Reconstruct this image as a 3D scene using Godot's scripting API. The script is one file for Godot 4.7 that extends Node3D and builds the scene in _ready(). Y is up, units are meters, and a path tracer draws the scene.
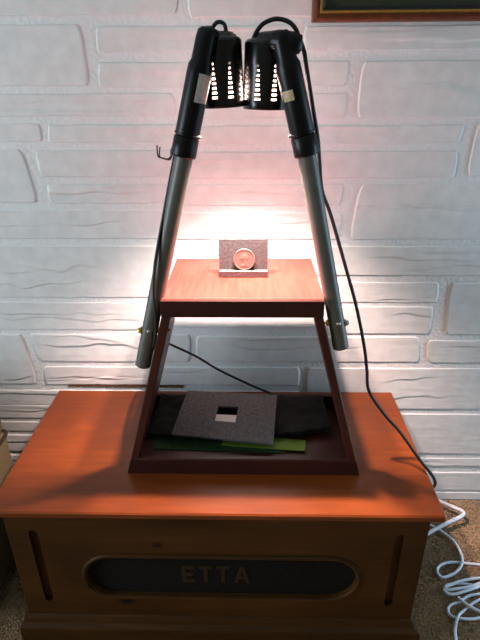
extends Node3D
# A home-made copy stand: a two-tier wooden step with two lamps on grey pipes lights a coin, on a pine chest before a white stone wall.
# Metres, y up. y = 0 is the top of the chest lid, z = 0 its front edge.

const FLOOR_Y := -0.3615
const WALL_Z := -0.4018
const MID := 0.0495            # the stand's middle line
const ROOM := [-2.6, 1.75, 3.4, 2.05]   # left, right, front, ceiling

var M := {}
var taken := {}


func _ready() -> void:
	make_camera_and_light()
	make_added_right_light()
	make_materials()
	make_room()
	make_stone_wall()
	make_chest()
	make_stand()
	make_lamp("L")
	make_lamp("R")
	make_coin()
	make_tray_contents()
	make_picture_frame()
	make_ottoman()
	make_white_cable()
	make_carpet_pile()


# ---------------------------------------------------------------- camera, sky, lights, exposure

func make_camera_and_light() -> void:
	var cam := Camera3D.new()
	cam.name = "camera"
	cam.position = Vector3(0.06358, 0.68202, 0.64674)
	cam.basis = Basis.from_euler(Vector3(-0.446575, 0.023625, -0.007478))
	cam.fov = rad_to_deg(2.0 * atan(320.0 / 509.83))
	cam.near = 0.02
	cam.far = 60.0
	add_child(cam)
	cam.current = true

	var env := Environment.new()
	env.background_mode = Environment.BG_SKY
	var sm := ProceduralSkyMaterial.new()
	sm.sky_top_color = Color(0.45, 0.6, 0.85)
	sm.sky_horizon_color = Color(0.75, 0.83, 0.92)
	sm.ground_bottom_color = Color(0.3, 0.31, 0.28)
	sm.ground_horizon_color = Color(0.6, 0.65, 0.68)
	sm.sky_energy_multiplier = 0.6
	var sky := Sky.new()
	sky.sky_material = sm
	env.sky = sky
	env.tonemap_mode = Environment.TONE_MAPPER_LINEAR
	env.tonemap_exposure = 1.0
	env.sdfgi_enabled = true
	env.ssao_enabled = true
	env.ssil_enabled = true
	var we := WorldEnvironment.new()
	we.name = "world_environment"
	we.environment = env
	add_child(we)

	# daylight through the window in the left wall
	var day := AreaLight3D.new()
	day.name = "window_daylight"
	day.area_size = Vector2(1.3, 1.15)
	day.light_color = Color(0.88, 0.95, 1.0)
	day.light_energy = DAY
	day.area_normalize_energy = true
	day.shadow_enabled = true
	day.area_range = 9.0
	day.area_attenuation = 2.0
	day.position = Vector3(ROOM[0] + 0.03, 0.50, 0.90)
	day.basis = Basis(Vector3.UP, -PI / 2)      # shines along +x
	add_child(day)

func make_added_right_light() -> void:
	# added light at an unseen window, set to reach the stone wall
	var day := AreaLight3D.new()
	day.name = "added_side_light"
	day.area_size = Vector2(0.34, 1.2)
	day.light_color = Color(0.72, 0.88, 1.0)
	day.light_energy = RIGHT_FILL
	day.area_normalize_energy = true
	day.shadow_enabled = true
	day.area_range = 9.0
	day.area_attenuation = 2.0
	day.position = Vector3(ROOM[1] - 0.03, 0.30, -0.12)
	day.basis = Basis(Vector3.UP, PI / 2)      # shines along -x
	add_child(day)

const DAY := 6.2
const RIGHT_FILL := 1.6
const LAMP := 0.05
const LAMP_BEAM := 1.05
const LAMP_COLOR := Color(1.0, 0.87, 0.83)


# ---------------------------------------------------------------- mesh helpers

func _st() -> SurfaceTool:
	var st := SurfaceTool.new()
	st.begin(Mesh.PRIMITIVE_TRIANGLES)
	return st

# a, b, c, d run counter-clockwise seen from outside
func quad(st: SurfaceTool, a: Vector3, b: Vector3, c: Vector3, d: Vector3) -> void:
	for p in [a, c, b, a, d, c]:
		st.add_vertex(p)

func tri(st: SurfaceTool, a: Vector3, b: Vector3, c: Vector3) -> void:
	for p in [a, c, b]:
		st.add_vertex(p)

# a convex face, turned away from a point inside
func face(st: SurfaceTool, pts: Array, inside: Vector3) -> void:
	var n: Vector3 = (pts[1] - pts[0]).cross(pts[2] - pts[0])
	var ps := pts.duplicate()
	if n.dot(pts[0] - inside) < 0.0:
		ps.reverse()
	for i in range(1, ps.size() - 1):
		tri(st, ps[0], ps[i], ps[i + 1])

# box with chamfered edges, centred on the transform
func cbox(st: SurfaceTool, size: Vector3, bevel: float, at := Transform3D()) -> void:
	st.set_smooth_group(-1)
	var h := size / 2.0
	var b := minf(bevel, minf(h.x, minf(h.y, h.z)) * 0.95)
	var inside := at.origin
	var corner := func(sx, sy, sz, k):   # k: the axis whose face the point lies on
		var v := Vector3(sx * (h.x - b), sy * (h.y - b), sz * (h.z - b))
		v[k] = [sx, sy, sz][k] * h[k]
		return at * v
	for k in 3:
		for s in [-1, 1]:
			var pts := []
			for uv in [[-1, -1], [1, -1], [1, 1], [-1, 1]]:
				var sg := [0, 0, 0]
				sg[k] = s
				sg[(k + 1) % 3] = uv[0]
				sg[(k + 2) % 3] = uv[1]
				pts.append(corner.call(sg[0], sg[1], sg[2], k))
			face(st, pts, inside)
	for k in 3:                       # edges along axis k
		var i := (k + 1) % 3
		var j := (k + 2) % 3
		for si in [-1, 1]:
			for sj in [-1, 1]:
				var g1 := [0, 0, 0]
				g1[i] = si
				g1[j] = sj
				g1[k] = -1
				var g2 := g1.duplicate()
				g2[k] = 1
				face(st, [corner.call(g1[0], g1[1], g1[2], i), corner.call(g2[0], g2[1], g2[2], i), corner.call(g2[0], g2[1], g2[2], j), corner.call(g1[0], g1[1], g1[2], j)], inside)
	for sx in [-1, 1]:
		for sy in [-1, 1]:
			for sz in [-1, 1]:
				face(st, [corner.call(sx, sy, sz, 0), corner.call(sx, sy, sz, 1), corner.call(sx, sy, sz, 2)], inside)

func box_at(st: SurfaceTool, lo: Vector3, hi: Vector3, bevel: float) -> void:
	cbox(st, hi - lo, bevel, Transform3D(Basis(), (lo + hi) / 2.0))

# soft cushion-like box: a cube sphere squeezed between a box and a ball
func soft_box(st: SurfaceTool, lo: Vector3, hi: Vector3, r: float, n := 10) -> void:
	st.set_smooth_group(0)
	var c := (lo + hi) / 2.0
	var h := (hi - lo) / 2.0
	var put := func(v: Vector3) -> Vector3:
		var inner := Vector3(clampf(v.x * h.x, -(h.x - r), h.x - r), clampf(v.y * h.y, -(h.y - r), h.y - r), clampf(v.z * h.z, -(h.z - r), h.z - r))
		var d := Vector3(v.x * h.x, v.y * h.y, v.z * h.z) - inner
		return c + inner + (d.normalized() * r if d.length() > 1e-6 else d)
	var stops := [-1.0]
	for i in range(1, n):
		stops.append(signf(-1.0 + 2.0 * i / n) * pow(absf(-1.0 + 2.0 * i / n), 0.6))
	stops.append(1.0)
	for k in 3:
		for s in [-1.0, 1.0]:
			for i in n:
				for j in n:
					var ps := []
					for uv in [[i, j], [i + 1, j], [i + 1, j + 1], [i, j + 1]]:
						var v := Vector3.ZERO
						v[k] = s
						v[(k + 1) % 3] = stops[uv[0]]
						v[(k + 2) % 3] = stops[uv[1]]
						ps.append(put.call(v))
					if s > 0.0:
						quad(st, ps[0], ps[1], ps[2], ps[3])
					else:
						quad(st, ps[3], ps[2], ps[1], ps[0])

func smooth_path(pts: Array, per: int) -> Array:
	var out := []
	for i in pts.size() - 1:
		var a: Vector3 = pts[maxi(i - 1, 0)]
		var b: Vector3 = pts[i]
		var c: Vector3 = pts[i + 1]
		var d: Vector3 = pts[mini(i + 2, pts.size() - 1)]
		for k in per:
			out.append(b.cubic_interpolate(c, a, d, float(k) / per))
	out.append(pts[-1])
	return out

func tube(st: SurfaceTool, pts: Array, radii, sides := 10, capped := true) -> void:
	var rings := []
	var n := pts.size()
	var t0: Vector3 = (pts[1] - pts[0]).normalized()
	var u: Vector3 = t0.cross(Vector3.UP if absf(t0.y) < 0.9 else Vector3.RIGHT).normalized()
	for i in n:
		var t: Vector3 = (pts[mini(i + 1, n - 1)] - pts[maxi(i - 1, 0)]).normalized()
		u = (u - t * u.dot(t)).normalized()
		var w := t.cross(u)
		var r: float = radii[i] if radii is Array else radii
		var ring := []
		for k in sides:
			var a := TAU * k / sides
			ring.append(pts[i] + (u * cos(a) + w * sin(a)) * r)
		rings.append(ring)
	st.set_smooth_group(0)
	for i in n - 1:
		for k in sides:
			var l := (k + 1) % sides
			quad(st, rings[i][k], rings[i][l], rings[i + 1][l], rings[i + 1][k])
	if capped:
		st.set_smooth_group(-1)
		for k in sides:
			var l := (k + 1) % sides
			tri(st, pts[0], rings[0][l], rings[0][k])
			tri(st, pts[-1], rings[n - 1][k], rings[n - 1][l])

# a body of revolution about the transform's y axis; the profile is [radius, height] from bottom to top
func lathe(st: SurfaceTool, profile: Array, at := Transform3D(), sides := 28, group := 0) -> void:
	st.set_smooth_group(group)
	for i in profile.size() - 1:
		for k in sides:
			var a := TAU * k / sides
			var b := TAU * (k + 1) / sides
			var p0 := at * Vector3(profile[i][0] * cos(a), profile[i][1], -profile[i][0] * sin(a))
			var p1 := at * Vector3(profile[i][0] * cos(b), profile[i][1], -profile[i][0] * sin(b))
			var p2 := at * Vector3(profile[i + 1][0] * cos(b), profile[i + 1][1], -profile[i + 1][0] * sin(b))
			var p3 := at * Vector3(profile[i + 1][0] * cos(a), profile[i + 1][1], -profile[i + 1][0] * sin(a))
			if profile[i][0] < 1e-6:
				tri(st, p0, p2, p3)
			elif profile[i + 1][0] < 1e-6:
				tri(st, p0, p1, p2)
			else:
				quad(st, p0, p1, p2, p3)

# transform whose y axis runs from a to b, origin at a
func along(a: Vector3, b: Vector3) -> Transform3D:
	var y := (b - a).normalized()
	var z := Vector3(0, 0, 1)
	z = (z - y * z.dot(y)).normalized()
	return Transform3D(Basis(y.cross(z), y, z), a)

# a sheet with thickness on four corners (tl, tr, br, bl); bump(u, v) lifts it; hole = [u0, v0, u1, v1]
func sheet(st: SurfaceTool, q: Array, us: Array, vs: Array, thick: float, bump: Callable, hole := [], ragged = null) -> void:
	var nrm: Vector3 = (q[3] - q[0]).cross(q[1] - q[0]).normalized()
	var top := []
	var low := []
	for j in vs.size():
		var tr := []
		var lr := []
		for i in us.size():
			var u: float = us[i]
			var v: float = vs[j]
			if ragged != null:
				var d: Vector2 = ragged.call(u, v)
				u += d.x
				v += d.y
			var p: Vector3 = q[0].lerp(q[1], u).lerp(q[3].lerp(q[2], u), v)
			var bb: float = bump.call(us[i], vs[j])
			tr.append(p + nrm * (bb + thick))
			lr.append(p + nrm * bb)
		top.append(tr)
		low.append(lr)
	var solid := func(i: int, j: int) -> bool:
		if i < 0 or j < 0 or i >= us.size() - 1 or j >= vs.size() - 1:
			return false
		if hole.is_empty():
			return true
		var uc: float = (us[i] + us[i + 1]) / 2.0
		var vc: float = (vs[j] + vs[j + 1]) / 2.0
		return not (uc > hole[0] and uc < hole[2] and vc > hole[1] and vc < hole[3])
	for j in vs.size() - 1:
		for i in us.size() - 1:
			if not solid.call(i, j):
				continue
			st.set_smooth_group(0)
			quad(st, top[j + 1][i], top[j + 1][i + 1], top[j][i + 1], top[j][i])
			st.set_smooth_group(1)
			quad(st, low[j][i], low[j][i + 1], low[j + 1][i + 1], low[j + 1][i])
			st.set_smooth_group(-1)
			if not solid.call(i - 1, j):
				quad(st, low[j][i], low[j + 1][i], top[j + 1][i], top[j][i])
			if not solid.call(i + 1, j):
				quad(st, low[j + 1][i + 1], low[j][i + 1], top[j][i + 1], top[j + 1][i + 1])
			if not solid.call(i, j - 1):
				quad(st, low[j][i + 1], low[j][i], top[j][i], top[j][i + 1])
			if not solid.call(i, j + 1):
				quad(st, low[j + 1][i], low[j + 1][i + 1], top[j + 1][i + 1], top[j + 1][i])

func steps(n: int, extra := []) -> Array:
	var out := extra.duplicate()
	for i in n + 1:
		var t := float(i) / n
		var near := false
		for e in extra:
			if absf(e - t) < 0.3 / n:
				near = true
		if not near:
			out.append(t)
	out.sort()
	return out

func stadium(half_len: float, r: float, n := 12) -> PackedVector2Array:
	var out := PackedVector2Array()
	for s in [1.0, -1.0]:
		for i in n + 1:
			var a: float = (-PI / 2 + PI * i / n) if s > 0 else (PI / 2 + PI * i / n)
			out.append(Vector2(s * (half_len - r) + r * cos(a), r * sin(a)))
	return out

# flat outline (counter-clockwise in x, y) raised along +z from z0 to z1
func plate(st: SurfaceTool, poly: PackedVector2Array, z0: float, z1: float, at := Transform3D()) -> void:
	st.set_smooth_group(-1)
	var idx := Geometry2D.triangulate_polygon(poly)
	for k in range(0, idx.size(), 3):
		var a := poly[idx[k]]
		var b := poly[idx[k + 1]]
		var c := poly[idx[k + 2]]
		if (b - a).cross(c - a) < 0:
			var t := b
			b = c
			c = t
		tri(st, at * Vector3(a.x, a.y, z1), at * Vector3(b.x, b.y, z1), at * Vector3(c.x, c.y, z1))
		tri(st, at * Vector3(a.x, a.y, z0), at * Vector3(c.x, c.y, z0), at * Vector3(b.x, b.y, z0))
	for i in poly.size():
		var a := poly[i]
		var b := poly[(i + 1) % poly.size()]
		quad(st, at * Vector3(a.x, a.y, z0), at * Vector3(b.x, b.y, z0), at * Vector3(b.x, b.y, z1), at * Vector3(a.x, a.y, z1))

func unique_name(called: String) -> String:
	if not taken.has(called):
		taken[called] = 0
		return called
	taken[called] += 1
	return "%s_%03d" % [called, taken[called]]

func done(st: SurfaceTool) -> ArrayMesh:
	st.generate_normals()
	st.index()
	return st.commit()

func obj(called: String, st: SurfaceTool, m: Material, parent: Node3D = null) -> MeshInstance3D:
	return put_mesh(called, done(st), m, parent)

func put_mesh(called: String, mesh: Mesh, m: Material, parent: Node3D = null) -> MeshInstance3D:
	var o := MeshInstance3D.new()
	o.mesh = mesh
	o.material_override = m
	if parent == null:
		o.name = unique_name(called)
		add_child(o)
	else:
		o.name = called
		parent.add_child(o, true)
	return o

func thing(called: String, label: String, category: String, at := Vector3.ZERO, group := "") -> Node3D:
	var o := Node3D.new()
	o.name = unique_name(called)
	o.position = at
	add_child(o)
	return tag(o, label, category, group)

func tag(o: Node3D, label: String, category: String, group := "") -> Node3D:
	o.set_meta("label", label)
	o.set_meta("category", category)
	if group:
		o.set_meta("group", group)
	return o

func structure(o: Node3D, label: String, category: String) -> Node3D:
	o.set_meta("kind", "structure")
	return tag(o, label, category)


# ---------------------------------------------------------------- materials

func noise(seed_: int, freq: float, octaves := 4, type := FastNoiseLite.TYPE_SIMPLEX_SMOOTH) -> FastNoiseLite:
	var n := FastNoiseLite.new()
	n.seed = seed_
	n.noise_type = type
	n.frequency = freq
	n.fractal_octaves = octaves
	return n

# seamless grey picture, drawn w x h and stretched to side x side
func grey(seed_: int, freq: float, w: int, h: int, side: int, octaves := 4) -> Image:
	var im := noise(seed_, freq, octaves).get_seamless_image(w, h)
	im.convert(Image.FORMAT_L8)
	im.resize(side, side, Image.INTERPOLATE_CUBIC)
	return im

# wood, grain along u (or along v when upright)
func wood(seed_: int, dark: Color, light: Color, streak: float, upright := false, knots := 0) -> Array:
	var side := 512
	var broad := grey(seed_, 0.02, 64, 256, side)
	var fine := grey(seed_ + 1, 0.09, 48, 512, side, 3)
	var mott := grey(seed_ + 2, 0.012, 128, 128, side)
	var im := Image.create(side, side, false, Image.FORMAT_RGB8)
	var bump := Image.create(side, side, false, Image.FORMAT_L8)
	var rng := RandomNumberGenerator.new()
	rng.seed = seed_
	var spots := []
	for k in knots:
		spots.append(Vector3(rng.randf_range(40, side - 40), rng.randf_range(40, side - 40), rng.randf_range(5, 10)))
	for y in side:
		for x in side:
			var f := fine.get_pixel(x, y).r
			var t := broad.get_pixel(x, y).r * 0.5 + f * streak + mott.get_pixel(x, y).r * 0.35 - 0.1
			var c := dark.lerp(light, clampf(t, 0.0, 1.0))
			for s in spots:
				var d: float = Vector2((x - s.x) / 1.5, y - s.y).length() / s.z
				if d < 2.0:
					c = c.lerp(dark * 0.35, clampf(1.3 - d, 0.0, 0.85))
			if upright:
				im.set_pixel(y, x, c)
				bump.set_pixel(y, x, Color(f, f, f))
			else:
				im.set_pixel(x, y, c)
				bump.set_pixel(x, y, Color(f, f, f))
	return [ImageTexture.create_from_image(im), ImageTexture.create_from_image(bump)]

func tri_mat(called: String, tex: Array, scale: float, rough: float, relief := 0.0) -> StandardMaterial3D:
	var m := StandardMaterial3D.new()
	m.resource_name = called
	m.albedo_texture = tex[0]
	m.roughness = rough
	m.uv1_triplanar = true
	m.uv1_triplanar_sharpness = 8.0
	m.uv1_scale = Vector3.ONE * scale
	if relief > 0.0:
		m.heightmap_enabled = true
		m.heightmap_texture = tex[1]
		m.heightmap_scale = relief
	return m

# two colours mixed by a seamless cloud
func mottled(called: String, a: Color, b: Color, seed_: int, freq: float, scale: float, rough: float, relief := 0.0, side := 256) -> StandardMaterial3D:
	var g := grey(seed_, freq, side, side, side, 5)
	var im := Image.create(side, side, false, Image.FORMAT_RGB8)
	for y in side:
		for x in side:
			im.set_pixel(x, y, a.lerp(b, g.get_pixel(x, y).r))
	return tri_mat(called, [ImageTexture.create_from_image(im), ImageTexture.create_from_image(g)], scale, rough, relief)

func flat_mat(called: String, c: Color, rough: float, metal := 0.0) -> StandardMaterial3D:
	var m := StandardMaterial3D.new()
	m.resource_name = called
	m.albedo_color = c
	m.roughness = rough
	m.metallic = metal
	return m

func make_materials() -> void:
	M.paint = mottled("white wall paint", Color(0.86, 0.86, 0.85), Color(0.92, 0.92, 0.91), 3, 0.02, 4.0, 0.5, 0.05)
	M.mortar = mottled("white painted mortar", Color(0.88, 0.885, 0.88), Color(0.93, 0.93, 0.925), 4, 0.06, 6.0, 0.6, 0.1)
	M.plaster = mottled("cream plaster", Color(0.62, 0.58, 0.52), Color(0.66, 0.62, 0.56), 5, 0.02, 1.0, 0.8)
	M.ceiling = flat_mat("ceiling white", Color(0.86, 0.86, 0.84), 0.9)
	M.carpet = mottled("beige carpet", Color(0.50, 0.425, 0.335), Color(0.60, 0.52, 0.42), 6, 0.08, 5.0, 0.95, 0.2)
	M.pile = flat_mat("carpet pile", Color(0.80, 0.70, 0.57), 0.95)
	M.lid = tri_mat("varnished orange wood", wood(11, Color(0.345, 0.15, 0.045), Color(0.525, 0.25, 0.085), 0.45), 1.4, 0.33, 0.004)
	M.pine = tri_mat("dark stained pine", wood(21, Color(0.175, 0.105, 0.036), Color(0.30, 0.19, 0.072), 0.45, false, 7), 1.5, 0.5, 0.01)
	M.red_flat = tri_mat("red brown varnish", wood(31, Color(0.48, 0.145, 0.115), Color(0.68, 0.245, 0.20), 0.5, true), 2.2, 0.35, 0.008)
	M.red_shade_long = tri_mat("red brown varnish in painted shade, long grain", wood(32, Color(0.17, 0.085, 0.07), Color(0.26, 0.125, 0.10), 0.5), 2.2, 0.4, 0.008)  # the shelf's wood again, darkened to carry the shade on tray and front
	M.red_shade_up = tri_mat("red brown varnish in painted shade, upright grain", wood(33, Color(0.20, 0.095, 0.075), Color(0.30, 0.14, 0.11), 0.5, true), 2.2, 0.4, 0.008)  # same wood for the sides, with their shade put into the colour
	M.bare = mottled("bare brown wood", Color(0.32, 0.21, 0.11), Color(0.48, 0.34, 0.2), 41, 0.05, 8.0, 0.8, 0.2)
	M.pipe = mottled("grey plastic pipe", Color(0.315, 0.305, 0.275), Color(0.365, 0.355, 0.32), 42, 0.02, 6.0, 0.42)
	M.black = flat_mat("black plastic", Color(0.025, 0.025, 0.027), 0.36)
	M.shade = flat_mat("black gloss shade", Color(0.03, 0.03, 0.032), 0.25)
	M.silver = flat_mat("silver reflector", Color(0.62, 0.60, 0.58), 0.5, 0.3)
	M.cord = flat_mat("black cord rubber", Color(0.05, 0.045, 0.045), 0.5)
	M.steel = flat_mat("steel", Color(0.72, 0.72, 0.7), 0.28, 1.0)
	M.brass = flat_mat("brass", Color(0.78, 0.62, 0.28), 0.3, 1.0)
	M.wire = flat_mat("dull twisted wire", Color(0.22, 0.16, 0.13), 0.5, 0.4)
	M.felt = mottled("grey felt", Color(0.29, 0.29, 0.30), Color(0.43, 0.42, 0.43), 43, 0.05, 9.0, 0.95, 0.05)
	M.black_cloth = mottled("black cloth", Color(0.035, 0.032, 0.034), Color(0.065, 0.06, 0.062), 44, 0.06, 10.0, 0.95, 0.08)
	M.green = mottled("bright green card", Color(0.36, 0.48, 0.14), Color(0.42, 0.54, 0.18), 45, 0.02, 4.0, 0.8)
	M.dark_green = mottled("dark green card", Color(0.08, 0.2, 0.08), Color(0.11, 0.27, 0.1), 46, 0.03, 6.0, 0.85)
	M.teal = mottled("teal card", Color(0.10, 0.30, 0.27), Color(0.13, 0.36, 0.32), 47, 0.03, 6.0, 0.8)
	M.white_card = flat_mat("white card", Color(0.85, 0.84, 0.84), 0.7)
	M.slate = mottled("dark grey grained stand", Color(0.19, 0.18, 0.185), Color(0.29, 0.275, 0.28), 48, 0.05, 12.0, 0.45, 0.03)
	M.coin = flat_mat("worn silver coin", Color(0.46, 0.40, 0.37), 0.38, 0.6)
	M.frame = mottled("red brown frame moulding", Color(0.32, 0.14, 0.07), Color(0.48, 0.24, 0.12), 49, 0.03, 6.0, 0.4)
	M.gold = mottled("gold frame lip", Color(0.62, 0.45, 0.20), Color(0.75, 0.57, 0.27), 50, 0.05, 8.0, 0.35)
	M.gold.metallic = 0.5
	M.dark_liner = flat_mat("dark frame liner", Color(0.09, 0.07, 0.05), 0.6)
	M.olive = mottled("dark olive mount", Color(0.15, 0.17, 0.10), Color(0.19, 0.21, 0.13), 51, 0.03, 5.0, 0.8)
	M.upholstery = mottled("beige upholstery", Color(0.40, 0.35, 0.24), Color(0.48, 0.43, 0.31), 52, 0.1, 8.0, 0.95, 0.2)
	M.upholstery_olive = mottled("olive upholstery", Color(0.31, 0.28, 0.15), Color(0.40, 0.37, 0.22), 53, 0.1, 8.0, 0.95, 0.2)
	M.piping = flat_mat("dark piping", Color(0.16, 0.13, 0.08), 0.9)
	M.white_cable = flat_mat("white cable", Color(0.82, 0.83, 0.86), 0.45)
	M.name_panel = mottled("black painted panel", Color(0.075, 0.07, 0.063), Color(0.115, 0.105, 0.092), 54, 0.04, 5.0, 0.95)
	M.letter = flat_mat("worn brown lettering", Color(0.20, 0.155, 0.105), 0.95)
	M.sticker = mottled("off-white label", Color(0.66, 0.64, 0.62), Color(0.78, 0.76, 0.74), 55, 0.05, 10.0, 0.6)
	M.sticker_gold = mottled("yellowed label", Color(0.62, 0.52, 0.32), Color(0.78, 0.72, 0.6), 56, 0.04, 18.0, 0.5)
	M.name_panel.metallic_specular = 0.2
	M.letter.metallic_specular = 0.2
	M.pine.metallic_specular = 0.25
	M.red_shade_long.metallic_specular = 0.35
	M.red_shade_up.metallic_specular = 0.35
	M.black.metallic_specular = 0.35
	M.lid.metallic_specular = 0.4
	M.glass = StandardMaterial3D.new()
	M.glass.resource_name = "window glass"
	M.glass.transparency = BaseMaterial3D.TRANSPARENCY_ALPHA
	M.glass.albedo_color = Color(0.9, 0.95, 0.95, 0.06)
	M.glass.roughness = 0.02
	M.white_wood = flat_mat("white painted wood", Color(0.85, 0.85, 0.83), 0.5)
	M.bulb = flat_mat("lit bulb", Color(1, 0.9, 0.82), 0.4)
	M.bulb.emission_enabled = true
	M.bulb.emission = Color(1.0, 0.84, 0.78)
	M.bulb.emission_energy_multiplier = 6.0


# ---------------------------------------------------------------- the room

func make_room() -> void:
	var l: float = ROOM[0]
	var r: float = ROOM[1]
	var f: float = ROOM[2]
	var top: float = ROOM[3]
	var st := _st()
	box_at(st, Vector3(l - 0.1, FLOOR_Y - 0.1, WALL_Z - 0.12), Vector3(r + 0.1, FLOOR_Y, f + 0.1), 0.001)
	structure(obj("floor", st, M.carpet), "beige carpeted floor around the pine chest", "floor")
	st = _st()
	box_at(st, Vector3(l - 0.1, top, WALL_Z - 0.12), Vector3(r + 0.1, top + 0.1, f + 0.1), 0.001)
	structure(obj("ceiling", st, M.ceiling), "plain white ceiling of the room", "ceiling")
	st = _st()
	var s0 := -0.31
	var s1 := 0.07
	var t0 := -0.32
	var t1 := 0.92
	box_at(st, Vector3(r, FLOOR_Y, WALL_Z - 0.12), Vector3(r + 0.1, top, s0), 0.001)
	box_at(st, Vector3(r, FLOOR_Y, s1), Vector3(r + 0.1, top, f + 0.1), 0.001)
	box_at(st, Vector3(r, FLOOR_Y, s0), Vector3(r + 0.1, t0, s1), 0.001)
	box_at(st, Vector3(r, t1, s0), Vector3(r + 0.1, top, s1), 0.001)
	structure(obj("wall_right", st, M.plaster), "tan wall with an added narrow tall window, on the lamp cord's side of the room", "wall")
	var v := Node3D.new()
	v.name = "window_2"  # added unseen window, placed so its light misses the chest front
	add_child(v)
	structure(v, "added narrow tall white framed window that side lights the stone wall", "window")
	st = _st()
	for a in [[s0, t0, s0 + 0.03, t1], [s1 - 0.03, t0, s1, t1], [s0, t0, s1, t0 + 0.03], [s0, t1 - 0.03, s1, t1]]:
		box_at(st, Vector3(r + 0.04, a[1], a[0]), Vector3(r + 0.08, a[3], a[2]), 0.004)
	obj("window_frame", st, M.white_wood, v)
	st = _st()
	box_at(st, Vector3(r + 0.058, t0 + 0.02, s0 + 0.02), Vector3(r + 0.063, t1 - 0.02, s1 - 0.02), 0.0005)
	obj("pane", st, M.glass, v)
	st = _st()
	box_at(st, Vector3(l, FLOOR_Y, f), Vector3(r, top, f + 0.1), 0.001)
	structure(obj("wall_front", st, M.plaster), "tan wall facing the white stone wall", "wall")
	# left wall with the window opening
	var z0 := 0.25
	var z1 := 1.55
	var y0 := -0.08
	var y1 := 1.08
	st = _st()
	box_at(st, Vector3(l - 0.1, FLOOR_Y, WALL_Z - 0.12), Vector3(l, top, z0), 0.001)
	box_at(st, Vector3(l - 0.1, FLOOR_Y, z1), Vector3(l, top, f + 0.1), 0.001)
	box_at(st, Vector3(l - 0.1, FLOOR_Y, z0), Vector3(l, y0, z1), 0.001)
	box_at(st, Vector3(l - 0.1, y1, z0), Vector3(l, top, z1), 0.001)
	structure(obj("wall_left", st, M.plaster), "tan wall with the daylight window", "wall")
	var w := Node3D.new()
	w.name = "window_1"
	add_child(w)
	structure(w, "white framed window in the tan wall", "window")
	st = _st()
	for a in [[z0, y0, z0 + 0.05, y1], [z1 - 0.05, y0, z1, y1], [z0, y0, z1, y0 + 0.05], [z0, y1 - 0.05, z1, y1], [(z0 + z1) / 2 - 0.02, y0, (z0 + z1) / 2 + 0.02, y1]]:
		box_at(st, Vector3(l - 0.08, a[1], a[0]), Vector3(l - 0.04, a[3], a[2]), 0.004)
	obj("window_frame", st, M.white_wood, w)
	st = _st()
	box_at(st, Vector3(l - 0.063, y0 + 0.04, z0 + 0.04), Vector3(l - 0.058, y1 - 0.04, z1 - 0.04), 0.0005)
	obj("pane", st, M.glass, w)
	st = _st()
	box_at(st, Vector3(l - 0.04, y0 - 0.03, z0 - 0.03), Vector3(l + 0.05, y0, z1 + 0.03), 0.004)
	obj("window_sill", st, M.white_wood, w)


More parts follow.
